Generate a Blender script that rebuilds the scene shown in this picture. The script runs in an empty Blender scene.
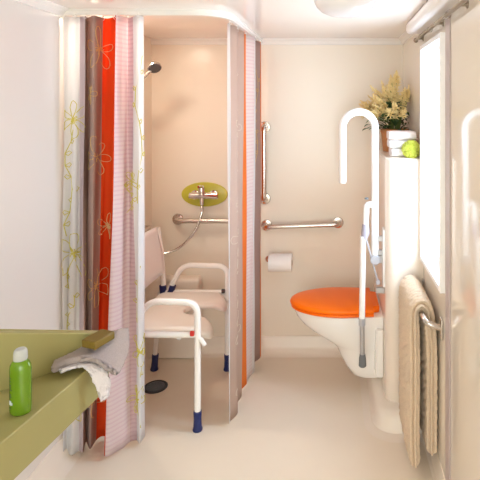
import bpy, bmesh, math, random
from mathutils import Vector, Matrix
random.seed(7)
C = bpy.context.scene.collection
PI = math.pi

# ------------------------------------------------------------------ camera model
CX, CY, F, CAMZ = 332.0, 108.0, 487.0, 1.653
def P(px, py, Y):
    return Vector(((px - CX) / F * Y, Y, CAMZ - (py - CY) / F * Y))
XL, XR, YB, H = -1.27, 0.48, 3.30, 2.12      # left wall, right wall, back wall, ceiling
YF = -2.6

# ------------------------------------------------------------------ materials
MATS = {}
def mat(name, col, rough=0.5, metal=0.0, spec=0.5, bump=None, noise=None, coat=0.0, trans=0.0, emit=None, sheen=0.0, ior=1.45):
    m = bpy.data.materials.new(name); m.use_nodes = True
    nt = m.node_tree; b = nt.nodes['Principled BSDF']
    b.inputs['Base Color'].default_value = (*col, 1)
    b.inputs['Roughness'].default_value = rough
    b.inputs['Metallic'].default_value = metal
    b.inputs['Specular IOR Level'].default_value = spec
    b.inputs['Coat Weight'].default_value = coat
    b.inputs['Transmission Weight'].default_value = trans
    b.inputs['Sheen Weight'].default_value = sheen
    b.inputs['IOR'].default_value = ior
    if emit:
        b.inputs['Emission Color'].default_value = (*emit[0], 1)
        b.inputs['Emission Strength'].default_value = emit[1]
    tc = nt.nodes.new('ShaderNodeTexCoord')
    if noise:                       # (scale, amount): gentle mottling of the colour
        n = nt.nodes.new('ShaderNodeTexNoise'); n.inputs['Scale'].default_value = noise[0]; n.inputs['Detail'].default_value = 4
        nt.links.new(tc.outputs['Object'], n.inputs['Vector'])
        mx = nt.nodes.new('ShaderNodeMix'); mx.data_type = 'RGBA'
        k = 1 - noise[1]
        mx.inputs['A'].default_value = (*[c * k for c in col], 1)
        mx.inputs['B'].default_value = (*[min(1, c * (1 + noise[1] * .6)) for c in col], 1)
        nt.links.new(n.outputs['Fac'], mx.inputs['Factor'])
        nt.links.new(mx.outputs['Result'], b.inputs['Base Color'])
    if bump:                        # (scale, strength, distance)
        n = nt.nodes.new('ShaderNodeTexNoise'); n.inputs['Scale'].default_value = bump[0]; n.inputs['Detail'].default_value = 5
        nt.links.new(tc.outputs['Object'], n.inputs['Vector'])
        bp = nt.nodes.new('ShaderNodeBump'); bp.inputs['Strength'].default_value = bump[1]; bp.inputs['Distance'].default_value = bump[2]
        nt.links.new(n.outputs['Fac'], bp.inputs['Height']); nt.links.new(bp.outputs['Normal'], b.inputs['Normal'])
    MATS[name] = m
    return m

def cloth_mat(name, col, transl=0.35, rib=None):
    m = bpy.data.materials.new(name); m.use_nodes = True
    nt = m.node_tree; nt.nodes.clear()
    out = nt.nodes.new('ShaderNodeOutputMaterial')
    d = nt.nodes.new('ShaderNodeBsdfDiffuse'); t = nt.nodes.new('ShaderNodeBsdfTranslucent')
    mix = nt.nodes.new('ShaderNodeMixShader'); mix.inputs[0].default_value = transl
    nt.links.new(d.outputs[0], mix.inputs[1]); nt.links.new(t.outputs[0], mix.inputs[2])
    nt.links.new(mix.outputs[0], out.inputs[0])
    tc = nt.nodes.new('ShaderNodeTexCoord')
    if rib:                         # woven horizontal ribs: (period m, second colour, share)
        sx = nt.nodes.new('ShaderNodeSeparateXYZ'); nt.links.new(tc.outputs['UV'], sx.inputs[0])
        mm = nt.nodes.new('ShaderNodeMath'); mm.operation = 'DIVIDE'; mm.inputs[1].default_value = rib[0]
        nt.links.new(sx.outputs['Y'], mm.inputs[0])
        fr = nt.nodes.new('ShaderNodeMath'); fr.operation = 'FRACT'; nt.links.new(mm.outputs[0], fr.inputs[0])
        gt = nt.nodes.new('ShaderNodeMath'); gt.operation = 'LESS_THAN'; gt.inputs[1].default_value = rib[2]
        nt.links.new(fr.outputs[0], gt.inputs[0])
        mx = nt.nodes.new('ShaderNodeMix'); mx.data_type = 'RGBA'
        mx.inputs['A'].default_value = (*col, 1); mx.inputs['B'].default_value = (*rib[1], 1)
        nt.links.new(gt.outputs[0], mx.inputs['Factor'])
        nt.links.new(mx.outputs['Result'], d.inputs[0]); nt.links.new(mx.outputs['Result'], t.inputs[0])
    else:
        n = nt.nodes.new('ShaderNodeTexNoise'); n.inputs['Scale'].default_value = 260
        nt.links.new(tc.outputs['Object'], n.inputs['Vector'])
        mx = nt.nodes.new('ShaderNodeMix'); mx.data_type = 'RGBA'
        mx.inputs['A'].default_value = (*[c * .93 for c in col], 1); mx.inputs['B'].default_value = (*col, 1)
        nt.links.new(n.outputs['Fac'], mx.inputs['Factor'])
        nt.links.new(mx.outputs['Result'], d.inputs[0]); nt.links.new(mx.outputs['Result'], t.inputs[0])
    MATS[name] = m
    return m

WALL = (0.86, 0.79, 0.685)
M_wall = mat('wall panel', WALL, 0.22, spec=0.5, noise=(1.5, .03))
M_walll = mat('wall panel in cool daylight', (0.775, 0.735, 0.705), 0.22, spec=0.5, noise=(1.5, .03))  # left wall: same panel, cool window light mixed into its colour
M_wallr = mat('glossy wall panel', WALL, 0.07, spec=0.75, noise=(1.5, .03))
M_ceil = mat('ceiling panel', (0.88, 0.81, 0.755), 0.10, spec=0.5)
M_floor = mat('vinyl floor', (0.84, 0.755, 0.645), 0.30, spec=0.4, noise=(3, .05), bump=(220, .06, .002))
M_trim = mat('white plastic trim', (0.86, 0.84, 0.81), 0.25)
M_base = mat('cove baseboard', (0.85, 0.775, 0.69), 0.3)
M_joint = mat('grey joint profile', (0.52, 0.44, 0.43), 0.35)
M_box = mat('boxing laminate', (0.86, 0.76, 0.66), 0.18)
M_frame = mat('window pvc', (0.93, 0.93, 0.94), 0.25)
M_chrome = mat('chrome', (0.78, 0.75, 0.72), 0.12, metal=1.0)
M_steel = mat('satin steel', (0.66, 0.60, 0.55), 0.24, metal=1.0)
M_dark = mat('dark rubber', (0.06, 0.06, 0.065), 0.5)
M_whitepaint = mat('white lacquered tube', (0.92, 0.91, 0.90), 0.2)
M_seatpl = mat('white moulded plastic', (0.95, 0.92, 0.88), 0.3)
M_backpl = mat('pale lilac plastic', (0.93, 0.90, 0.95), 0.35)
M_navy = mat('navy rubber', (0.015, 0.025, 0.13), 0.4)
M_red = mat('red plastic', (0.65, 0.03, 0.02), 0.35)
M_ceramic = mat('white ceramic', (0.93, 0.91, 0.89), 0.08, coat=.3)
M_orange = mat('orange toilet lid', (0.98, 0.175, 0.0), 0.34, spec=.3)
M_grey = mat('grey plastic', (0.45, 0.45, 0.48), 0.4)
M_greydk = mat('grey rubber foot', (0.17, 0.18, 0.19), 0.5)
M_lilacpl = mat('lilac grey joint', (0.44, 0.42, 0.52), 0.35)
M_paper = mat('toilet paper', (0.93, 0.91, 0.89), 0.9, bump=(300, .15, .002))
M_card = mat('cardboard core', (0.45, 0.33, 0.22), 0.9)
M_olive = mat('olive laminate', (0.36, 0.325, 0.13), 0.35, noise=(4, .04))
M_plate = mat('lime oval plate', (0.56, 0.52, 0.06), 0.3)
M_soap = mat('olive soap', (0.20, 0.135, 0.022), 0.45, noise=(30, .12))
M_terry_grey = mat('grey terry cloth', (0.60, 0.51, 0.51), 0.95, bump=(420, 1.0, .006), noise=(260, .22))
M_terry_white = mat('white terry cloth', (0.84, 0.80, 0.86), 0.95, bump=(380, .8, .004))
M_mat = mat('beige chenille', (0.80, 0.64, 0.48), 0.95, bump=(260, .8, .006), noise=(160, .2))
M_twhite = mat('folded white terry', (0.90, 0.87, 0.85), 0.95, bump=(300, .6, .004))
M_tpink = mat('folded pale pink terry', (0.88, 0.80, 0.78), 0.95, bump=(300, .6, .004))
M_pom = mat('lime petals', (0.62, 0.65, 0.10), 0.6)
M_pot = mat('terracotta wicker', (0.52, 0.23, 0.09), 0.8, bump=(90, .6, .006), noise=(40, .2))
M_leaf = mat('dark leaf', (0.045, 0.10, 0.03), 0.45, noise=(30, .2))
M_stem = mat('green stem', (0.16, 0.22, 0.06), 0.6)
M_plume = mat('cream blossom', (0.87, 0.70, 0.34), 0.8, noise=(60, .15))
M_lampgl = mat('opal lamp glass', (0.87, 0.86, 0.90), 0.12, spec=.6)
M_gel = mat('green gel', (0.19, 0.38, 0.015), 0.10, trans=0.35, ior=1.4, coat=.4)
M_cap = mat('clear white cap', (0.66, 0.68, 0.68), 0.2, trans=0.25)
M_sticker = mat('pale blue label', (0.62, 0.70, 0.80), 0.5)
M_print = mat('dark green print', (0.01, 0.04, 0.01), 0.5)
M_shhead = mat('dark nozzle face', (0.10, 0.10, 0.105), 0.4)
M_brass = mat('dull rod metal', (0.35, 0.29, 0.22), 0.4, metal=.8)
M_drain = mat('dark drain plastic', (0.035, 0.045, 0.055), 0.45)
M_draincap = mat('slate drain cover', (0.11, 0.13, 0.16), 0.5)
M_blind = mat('white blind housing', (0.92, 0.89, 0.87), 0.35)
M_iron = mat('grey handle', (0.5, 0.5, 0.52), 0.3, metal=.7)

K_white = cloth_mat('curtain white', (0.92, 0.92, 0.94), .5)
K_lilac = cloth_mat('curtain lilac', (0.72, 0.62, 0.66), .35)
K_mauve = cloth_mat('curtain mauve', (0.52, 0.37, 0.33), .3)
K_orange = cloth_mat('curtain orange', (0.83, 0.105, 0.025), .35)
K_orangelt = cloth_mat('curtain light orange', (0.95, 0.33, 0.08), .45)
K_pink = cloth_mat('curtain pink rib', (0.89, 0.79, 0.82), .45, (0.021, (0.84, 0.71, 0.76), .4))
K_pale = cloth_mat('curtain pale rib', (0.92, 0.86, 0.86), .5, (0.021, (0.88, 0.77, 0.79), .35))
K_taupe = cloth_mat('curtain taupe', (0.70, 0.55, 0.47), .45)
K_rose = cloth_mat('curtain rose rib', (0.76, 0.59, 0.63), .35, (0.021, (0.69, 0.51, 0.56), .4))
K_yel = cloth_mat('embroidery yellow', (0.74, 0.66, 0.16), .1)
K_gold = cloth_mat('embroidery gold', (0.80, 0.56, 0.28), .1)
K_cream = cloth_mat('embroidery cream', (0.83, 0.74, 0.62), .1)

# ------------------------------------------------------------------ mesh helpers
ORG = {}
class MB:
    def __init__(s): s.v = []; s.f = []; s.m = []; s.uv = {}
    def add(s, verts, faces, mi=0):
        o = len(s.v); s.v += [Vector(p) for p in verts]
        for f in faces: s.f.append([i + o for i in f]); s.m.append(mi)
        return o
    def box(s, a, b, mi=0):
        x0, y0, z0 = a; x1, y1, z1 = b
        s.add([(x0,y0,z0),(x1,y0,z0),(x1,y1,z0),(x0,y1,z0),(x0,y0,z1),(x1,y0,z1),(x1,y1,z1),(x0,y1,z1)],
              [(0,3,2,1),(4,5,6,7),(0,1,5,4),(1,2,6,5),(2,3,7,6),(3,0,4,7)], mi)
    def prism(s, pts, z0, z1, mi=0):            # pts: plan outline; z1 a number or list
        n = len(pts); zt = z1 if isinstance(z1, list) else [z1] * n
        s.add([(p[0], p[1], z0) for p in pts] + [(p[0], p[1], z) for p, z in zip(pts, zt)],
              [tuple(range(n - 1, -1, -1)), tuple(range(n, 2 * n))] + [(i, (i + 1) % n, n + (i + 1) % n, n + i) for i in range(n)], mi)
    def loft(s, rings, mi=0, cap0=True, cap1=True):
        n = len(rings[0]); o = len(s.v); F_ = []
        for k in range(len(rings) - 1):
            for i in range(n):
                j = (i + 1) % n
                F_.append((k*n+i, k*n+j, (k+1)*n+j, (k+1)*n+i))
        if cap0: F_.append(tuple(range(n - 1, -1, -1)))
        if cap1: F_.append(tuple((len(rings)-1)*n + i for i in range(n)))
        s.add([p for r in rings for p in r], F_, mi)
    def tube(s, pts, r, n=12, mi=0, closed=False, caps=True):
        pts = [Vector(p) for p in pts]; N = len(pts)
        rs = r if isinstance(r, (list, tuple)) else [r] * N
        T = []
        for i in range(N):
            a = pts[(i-1) % N] if (closed or i > 0) else pts[i]
            b = pts[(i+1) % N] if (closed or i < N-1) else pts[i]
            d = (b - a); T.append(d.normalized() if d.length > 1e-9 else Vector((0,0,1)))
        u = T[0].orthogonal().normalized(); rings = []
        for i in range(N):
            if i > 0:
                u = u - T[i] * u.dot(T[i])
                u = u.normalized() if u.length > 1e-6 else T[i].orthogonal().normalized()
            w = T[i].cross(u)
            rings.append([pts[i] + (u * math.cos(2*PI*k/n) + w * math.sin(2*PI*k/n)) * rs[i] for k in range(n)])
        if closed: rings.append(rings[0]); s.loft(rings, mi, False, False)
        else: s.loft(rings, mi, caps, caps)
    def lathe(s, prof, origin, axis=(0,0,1), n=32, mi=0, cap0=True, cap1=True, sx=1.0, sy=1.0):
        ax = Vector(axis).normalized()
        u = Vector((1,0,0)) if abs(ax.x) < .9 else Vector((0,1,0))
        u = (u - ax * u.dot(ax)).normalized(); w = ax.cross(u); o = Vector(origin)
        rings = [[o + ax * h + (u * math.cos(2*PI*k/n) * sx + w * math.sin(2*PI*k/n) * sy) * max(r, 1e-5) for k in range(n)] for r, h in prof]
        s.loft(rings, mi, cap0, cap1)
    def ball(s, c, r, nu=12, nv=8, mi=0, sq=(1,1,1)):
        c = Vector(c); rings = []
        for j in range(nv + 1):
            th = PI * j / nv; rr = max(math.sin(th), 1e-4) * r
            rings.append([c + Vector((math.cos(2*PI*i/nu)*rr*sq[0], math.sin(2*PI*i/nu)*rr*sq[1], -math.cos(th)*r*sq[2])) for i in range(nu)])
        s.loft(rings, mi)
    def grid(s, fn, nu, nv, mi=0):
        vs = [fn(i / nu, j / nv) for j in range(nv + 1) for i in range(nu + 1)]
        fs = [(j*(nu+1)+i, j*(nu+1)+i+1, (j+1)*(nu+1)+i+1, (j+1)*(nu+1)+i) for j in range(nv) for i in range(nu)]
        s.add(vs, fs, mi)
    def build(s, name, mats, parent=None, origin=None, smooth=35, bevel=None, solid=None, subsurf=None, fixn=True):
        if not isinstance(mats, (list, tuple)): mats = [mats]
        org = Vector((0,0,0))
        if parent is not None: org = ORG[parent.name]
        elif origin is not None: org = Vector(origin)
        me = bpy.data.meshes.new(name)
        me.from_pydata([p - org for p in s.v], [], s.f)
        for m in mats: me.materials.append(m)
        me.polygons.foreach_set('material_index', s.m)
        if s.uv:
            uvl = me.uv_layers.new(name='UVMap')
            for lp in me.loops: uvl.data[lp.index].uv = s.uv.get(lp.vertex_index, (0, 0))
        if fixn:
            bm = bmesh.new(); bm.from_mesh(me)
            bmesh.ops.recalc_face_normals(bm, faces=bm.faces); bm.to_mesh(me); bm.free()
        ob = bpy.data.objects.new(name, me); C.objects.link(ob)
        if parent is not None:
            ob.parent = parent; ORG[ob.name] = org
        else:
            ob.location = org; ORG[ob.name] = org
        if smooth is not None:
            me.polygons.foreach_set('use_smooth', [True] * len(me.polygons))
            try: me.set_sharp_from_angle(angle=math.radians(smooth))
            except Exception: pass
        if bevel:
            b = ob.modifiers.new('bevel', 'BEVEL'); b.width = bevel[0]; b.segments = bevel[1]; b.limit_method = 'ANGLE'; b.angle_limit = math.radians(40)
        if solid:
            b = ob.modifiers.new('solid', 'SOLIDIFY'); b.thickness = solid; b.offset = 0
        if subsurf:
            b = ob.modifiers.new('sub', 'SUBSURF'); b.levels = subsurf; b.render_levels = subsurf
        return ob

def tag(o, label=None, cat=None, group=None, kind=None):
    if label: o['label'] = label
    if cat: o['category'] = cat
    if group: o['group'] = group
    if kind: o['kind'] = kind
    return o
def thing(name, loc, label, cat, group=None):
    o = bpy.data.objects.new(name, None); C.objects.link(o); o.location = loc; o.empty_display_size = .05
    ORG[o.name] = Vector(loc)
    return tag(o, label, cat, group)
def struct(name, mb, m, label=None, parent=None, **k):
    o = mb.build(name, m, parent, **k); o['kind'] = 'structure'
    if label: o['label'] = label
    return o
def catmull(pts, n=8):
    pts = [Vector(p) for p in pts]; out = []
    for i in range(len(pts) - 1):
        p1, p2 = pts[i], pts[i+1]
        p0 = pts[i-1] if i > 0 else p1 * 2 - p2
        p3 = pts[i+2] if i + 2 < len(pts) else p2 * 2 - p1
        for k in range(n):
            t = k / n
            out.append(.5 * ((2*p1) + (p2-p0)*t + (2*p0-5*p1+4*p2-p3)*t*t + (3*p1-p0-3*p2+p3)*t**3))
    out.append(pts[-1]); return out
def rounded(pts, r, n=6):
    """polyline with its corners rounded by radius r"""
    pts = [Vector(p) for p in pts]; out = [pts[0]]
    for i in range(1, len(pts) - 1):
        a = (pts[i-1] - pts[i]); b = (pts[i+1] - pts[i])
        k = min(r, a.length * .49, b.length * .49)
        A = pts[i] + a.normalized() * k; B = pts[i] + b.normalized() * k
        for j in range(n + 1):
            t = j / n
            out.append(A * (1-t)**2 + pts[i] * 2*t*(1-t) + B * t*t)
    out.append(pts[-1]); return out
def gridsurf(ctrl, nu=6, nv=6):
    """ctrl[row][col] -> dense rows by Catmull-Rom both ways"""
    rows = [catmull(r, nu) for r in ctrl]
    cols = [catmull([rows[j][i] for j in range(len(rows))], nv) for i in range(len(rows[0]))]
    return [[cols[i][j] for i in range(len(cols))] for j in range(len(cols[0]))]

# ------------------------------------------------------------------ the room
WT = 0.085
mb = MB(); mb.box((XL - WT, YF, -.05), (XR + WT, YB + WT, 0)); struct('floor', mb, M_floor, 'beige vinyl floor of the wet room', smooth=None)
mb = MB(); mb.box((XL - WT, YF, H), (XR + WT, YB + WT, H + .05)); struct('ceiling', mb, M_ceil, 'glossy pale ceiling panel', smooth=None)
mb = MB(); mb.box((XL - WT, YF, 0), (XL, YB, H)); struct('wall_left', mb, M_walll, 'wall panel on the left side with cool daylight in its colour', smooth=None)
mb = MB(); mb.box((XL - WT, YB, 0), (XR + WT, YB + WT, H)); struct('wall_back', mb, M_wall, 'peach beige wall panel at the back', smooth=None)
WY0, WY1, WZ0, WZ1 = 2.065, 2.545, 0.865, 1.975
mb = MB()
mb.box((XR, YF, 0), (XR + WT, WY0, H)); mb.box((XR, WY1, 0), (XR + WT, YB, H))
mb.box((XR, WY0, 0), (XR + WT, WY1, WZ0)); mb.box((XR, WY0, WZ1), (XR + WT, WY1, H))
struct('wall_right', mb, M_wallr, 'glossy beige wall panel with a tall narrow window', smooth=None)

mb = MB(); mb.box((XL - WT, YF - WT, 0), (XR + WT, YF, H)); struct('wall_front', mb, M_wall, 'beige wall behind the viewer', smooth=None)
# window: frame, inner sash, pane
wroot = thing('window_1', (XR, (WY0 + WY1) / 2, WZ0), 'tall narrow white window blazing with daylight', 'window'); wroot['kind'] = 'structure'
def ring_frame(mb, x0, x1, y0, y1, z0, z1, w):
    mb.box((x0, y0, z0), (x1, y0 + w, z1)); mb.box((x0, y1 - w, z0), (x1, y1, z1))
    mb.box((x0, y0 + w, z0), (x1, y1 - w, z0 + w)); mb.box((x0, y0 + w, z1 - w), (x1, y1 - w, z1))
mb = MB(); ring_frame(mb, XR - .022, XR + .085, WY0, WY1, WZ0, WZ1, .024); struct('window_frame', mb, M_frame, parent=wroot, smooth=None, bevel=(.003, 2))
mb = MB(); ring_frame(mb, XR + .050, XR + .080, WY0 + .024, WY1 - .024, WZ0 + .024, WZ1 - .024, .028); struct('window_sash', mb, M_frame, parent=wroot, smooth=None, bevel=(.003, 2))
pane = bpy.data.materials.new('window glass'); pane.use_nodes = True
nt = pane.node_tree; nt.nodes.clear()
o_ = nt.nodes.new('ShaderNodeOutputMaterial'); t_ = nt.nodes.new('ShaderNodeBsdfTransparent'); g_ = nt.nodes.new('ShaderNodeBsdfGlossy')
g_.inputs['Roughness'].default_value = .03; mx_ = nt.nodes.new('ShaderNodeMixShader')
t_.inputs[0].default_value = (.96, .98, 1, 1)
mx_.inputs[0].default_value = .05; nt.links.new(t_.outputs[0], mx_.inputs[1]); nt.links.new(g_.outputs[0], mx_.inputs[2]); nt.links.new(mx_.outputs[0], o_.inputs[0])
mb = MB(); mb.box((XR + .062, WY0 + .05, WZ0 + .05), (XR + .068, WY1 - .05, WZ1 - .05)); struct('glass_pane', mb, pane, parent=wroot, smooth=None)

LX_ = -1.222
mb = MB(); mb.box((XL, 2.365, 0), (LX_, YB, H)); struct('wall_shower', mb, M_wall, 'beige liner panel on the left side of the shower', smooth=None)
# cornices and coves
def strip(name, path, prof, m, label):
    """sweep a small profile [(out, up)] along a horizontal path; out = to the right of travel"""
    mb = MB(); rings = []
    path = [Vector(p) for p in path]
    for i, p in enumerate(path):
        a = path[max(i-1, 0)]; b = path[min(i+1, len(path)-1)]
        t = (b - a); t.z = 0; t.normalize(); n = Vector((t.y, -t.x, 0))
        rings.append([p + n * o + Vector((0, 0, u)) for o, u in prof])
    mb.loft(rings); return struct(name, mb, m, label)
cove = [(0, 0), (.035, 0), (.033, -.006), (.016, -.018), (.009, -.038), (0, -.04)]
strip('trim_1', [(XL, YB, H), (XR, YB, H)], cove, M_trim, 'white cornice strip along the back wall')
strip('trim_2', [(XL, YF, H), (XL, YB, H)], cove, M_trim, 'white cornice strip along the left wall')
strip('trim_3', [(XR, YB, H), (XR, YF, H)], cove, M_trim, 'white cornice strip along the right wall')
bprof = [(0, 0), (.075, 0), (.05, .006), (.028, .022), (.016, .05), (.010, .10), (.006, .108), (0, .11)]
strip('baseboard_back', [(XL, YB, 0), (.22, YB, 0)], bprof, M_base, 'coved vinyl skirting along the back wall')
strip('baseboard_left', [(XL, YF, 0), (XL, YB, 0)], bprof, M_base, 'coved vinyl skirting along the left wall')
strip('baseboard_right', [(XR, 2.46, 0), (XR, YF, 0)], [(0, 0), (.03, 0), (.016, .008), (.006, .03), (.003, .08), (0, .082)], M_base, 'coved vinyl skirting along the right wall')
mb = MB(); mb.box((XR - .007, 1.965, .0), (XR, 2.035, H - .04)); struct('trim_4', mb, M_joint, 'upright joint profile between the right wall panels', smooth=None, bevel=(.003, 2))
mb = MB(); mb.box((XL, YB - .10, 0), (-.875, YB, .527)); struct('trim_5', mb, M_base, 'low beige ledge in the shower corner', smooth=None, bevel=(.02, 4))

# boxing column right of the toilet, with its coved foot
def rrect(x0, x1, y0, y1, r, n=8, corner='fl'):
    """outline of a block against right/back walls, rounded at its free front-left corner"""
    pts = [(x1, y1), (x0, y1)]
    for k in range(n + 1):
        a = PI + (PI / 2) * k / n
        pts.append((x0 + r + r * math.cos(a), y0 + r + r * math.sin(a)))
    pts.append((x1, y0))
    return pts
BX, BY, BZ = .285, 2.56, 1.386
mb = MB()
out = rrect(BX, XR, BY, YB, .06)
def inset(k): return rrect(BX + k, XR, BY + k, YB, .06)
rings = []
for k, z in ((0, .05), (0, BZ - .012), (.003, BZ - .004), (.010, BZ)):
    rings.append([(p[0], p[1], z) for p in inset(k)])
mb.loft(rings); struct('wall_boxing', mb, M_box, 'pale boxed-in pipe column behind the toilet')
mb = MB(); rings = []
for k, z in ((-.155, 0), (-.10, .006), (-.088, .02), (-.080, .06), (-.072, .082), (-.055, .096), (-.02, .104), (0.01, .106)):
    rings.append([(p[0], p[1], z) for p in rrect(BX + k * .75, XR, BY + k, YB, .06 + max(0, -k) * .6)])
mb.loft(rings); struct('baseboard_boxing', mb, M_base, 'rounded vinyl upstand at the foot of the boxed column')

# ------------------------------------------------------------------ shower curtain rail
RP = [(XL + .001, 2.30), (-.66, 2.30)] + [(-.66 + .155 * math.sin(a), 2.455 - .155 * math.cos(a)) for a in [PI/2*k/10 for k in range(1, 11)]] + [(-.495, 2.8), (-.48, YB - .002)]
mb = MB(); rings = []
path = [Vector((x, y, 0)) for x, y in RP]
for i, p in enumerate(path):
    a = path[max(i-1, 0)]; b = path[min(i+1, len(path)-1)]
    t = (b - a).normalized(); n = Vector((t.y, -t.x, 0))
    prof = [(-.016, H), (-.016, H - .010), (-.011, H - .012), (-.011, H - .030), (.011, H - .030), (.011, H - .012), (.016, H - .010), (.016, H)]
    rings.append([p + n * o + Vector((0, 0, z)) for o, z in prof])
mb.loft(rings)
tag(mb.build('curtain_rail', M_trim, origin=(-.6, 2.4, H)), 'white curved curtain track fixed to the ceiling around the shower', 'curtain rail')

# ------------------------------------------------------------------ shower curtains
def curtain(top, bot, cols, ztop, zbot, nseg=10, nz=36):
    """top/bot: plan control points; cols: material index per segment"""
    T = catmull([Vector((x, y, 0)) for x, y in top], nseg); B = catmull([Vector((x, y, 0)) for x, y in bot], nseg)
    N = len(T); M_ = [(a * .5 + b * .5) for a, b in zip(T, B)]
    arc = [0]
    for i in range(1, N): arc.append(arc[-1] + (M_[i] - M_[i-1]).length)
    def S(i, v):                      # i float sample index, v 0 top .. 1 bottom
        i = max(0, min(N - 1.001, i)); k = int(i); f = i - k
        a = T[k].lerp(T[k+1], f); b = B[k].lerp(B[k+1], f)
        e = v * .65 + .35 * v * v
        p = a.lerp(b, e); p.z = ztop + (zbot - ztop) * v
        w = math.sin(PI * v) * .006
        p.y += w * math.sin(v * 9 + k * .35); p.x += w * .6 * math.sin(v * 7 + k * .5)
        return p
    def u2i(u):
        for k in range(N - 1):
            if arc[k+1] >= u: return k + (u - arc[k]) / max(1e-6, arc[k+1] - arc[k])
        return N - 1.001
    mb = MB()
    for j in range(nz + 1):
        for i in range(N):
            mb.uv[len(mb.v)] = (arc[i], (ztop - zbot) * (1 - j / nz)); mb.v.append(S(i, j / nz))
    for j in range(nz):
        for i in range(N - 1):
            mb.f.append([j*N+i, j*N+i+1, (j+1)*N+i+1, (j+1)*N+i]); mb.m.append(cols[min(len(cols)-1, i // nseg)])
    def line(pts, r, mi, cam_side=True):   # embroidered thread through (u, z) points
        out = []
        for u, z in pts:
            v = (ztop - z) / (ztop - zbot); v = max(0.005, min(.995, v)); i = u2i(max(.002, min(arc[-1] - .002, u)))
            p = S(i, v); a = S(min(i + .3, N - 1.01), v) - S(max(i - .3, 0), v); b = S(i, min(1, v + .004)) - S(i, max(0, v - .004))
            n = a.cross(b).normalized()
            if n.y > 0 or (abs(n.y) < .15 and n.x < 0 and len(top) < 13): n = -n
            out.append(p + n * .0022)
        mb.tube(out, r, 4, mi)
    def flower(ui, z, size, mi, seed, petals=5, r=.0011):
        u0 = arc[int(min(N-1, ui * nseg))] + (ui * nseg - int(ui * nseg)) * .0
        rnd = random.Random(seed); a0 = rnd.uniform(0, 6.28)
        for p in range(petals):
            a = a0 + 2 * PI * p / petals + rnd.uniform(-.2, .2); L = size * rnd.uniform(.75, 1.1); W = L * rnd.uniform(.22, .34)
            pts = []
            for k in range(15):
                t = 2 * PI * k / 14
                ll = L * (.5 - .5 * math.cos(t)); ww = W * math.sin(t) * (0.4 + .6 * (ll / L))
                pts.append((u0 + ll * math.cos(a) - ww * math.sin(a), z + ll * math.sin(a) + ww * math.cos(a)))
            line(pts, r, mi)
        for k in range(9):
            a = rnd.uniform(0, 6.28); L = size * rnd.uniform(.15, .3)
            line([(u0, z), (u0 + L * .6 * math.cos(a), z + L * .6 * math.sin(a)), (u0 + L * math.cos(a + .2), z + L * math.sin(a + .2))], r * 1.3, mi)
    def vine(ui, z0, z1, mi, seed):
        rnd = random.Random(seed); u0 = arc[int(min(N-1, ui * nseg))]
        pts = [(u0 + .025 * math.sin(k * 1.1 + seed), z0 + (z1 - z0) * k / 9) for k in range(10)]
        line(pts, .0014, mi)
        for k in range(1, 9):
            u, z = pts[k]; a = rnd.choice([.4, PI - .4]); L = .03
            line([(u, z), (u + L*.6*math.cos(a), z + .012), (u + L*math.cos(a), z + .004), (u + L*.5*math.cos(a), z - .010), (u, z)], .0014, mi)
    return mb, S, N, flower, vine, arc

def px2(lst): return [((x - CX) / F * y, y) for x, y in lst]
CM = [K_white, K_lilac, K_mauve, K_orange, K_pink, K_rose, K_yel, K_gold, K_cream, K_orangelt, K_pale, K_taupe]
W_, L_, MV, OR, PK, RS, YE, GO, CR, OL, PA, TP = range(12)
# left curtain, gathered across the front of the shower
top = px2([(63.5,2.285),(70,2.30),(75,2.288),(80,2.30),(85,2.28),(88,2.33),(94,2.27),(103,2.33),(109,2.34),(115,2.30),(116,2.26),(123,2.30),(128,2.33),(133,2.30),(138,2.265),(143.5,2.30)])
bot = px2([(63,2.27),(67,2.30),(72,2.29),(79,2.315),(83,2.31),(86,2.38),(90,2.33),(96,2.39),(102,2.42),(107,2.40),(105,2.28),(121,2.33),(130,2.38),(137,2.39),(140,2.37),(145,2.425)])
cols = [W_, W_, W_, L_, MV, MV, MV, OR, OR, OR, PK, PK, RS, W_, W_]
ZT = H - .036
mb, S, N, flower, vine, arc = curtain(top, bot, cols, ZT, .022)
flower(1.6, 1.60, .10, YE, 3, 6); flower(2.0, .97, .12, YE, 5, 5); vine(1.2, 1.55, 1.05, YE, 2); vine(1.4, .90, .50, YE, 4); flower(2.0, .25, .10, YE, 8)
flower(6.6, 1.93, .11, GO, 11, 5); flower(6.4, 1.42, .10, GO, 12, 6); flower(6.6, .80, .10, GO, 14, 6); flower(5.6, 1.72, .05, GO, 41); flower(8.2, 1.08, .07, GO, 42); flower(6.4, .25, .10, GO, 15)
vine(12.4, 1.35, 1.15, YE, 7); flower(12.6, 1.30, .05, YE, 21); flower(14.0, .48, .08, YE, 22); flower(13.4, .24, .08, YE, 23); vine(14.2, 1.9, 1.2, YE, 8); vine(14.0, .9, .1, YE, 9)
lc = mb.build('shower_curtain', CM, origin=(-1.05, 2.3, .02), solid=.0012, fixn=False)
tag(lc, 'shower curtain with red-orange and pink stripes hanging behind the olive counter', 'curtain', 'shower curtains')
def hooks(parent, path2, n, z):
    N_ = len(path2)
    for k in range(n):
        x, y = path2[int((N_ - 1) * (k + .5) / n)]
        h = MB(); h.tube([(x, y, z + .012), (x, y, z + .004)], .005, 8); h.tube([Vector((x + .006*math.cos(a), y, z - .004 + .008*math.sin(a))) for a in [2*PI*q/12 for q in range(12)]], .0014, 6, closed=True)
        h.build('curtain_hook', M_trim, parent)
hooks(lc, top, 9, ZT)
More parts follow.
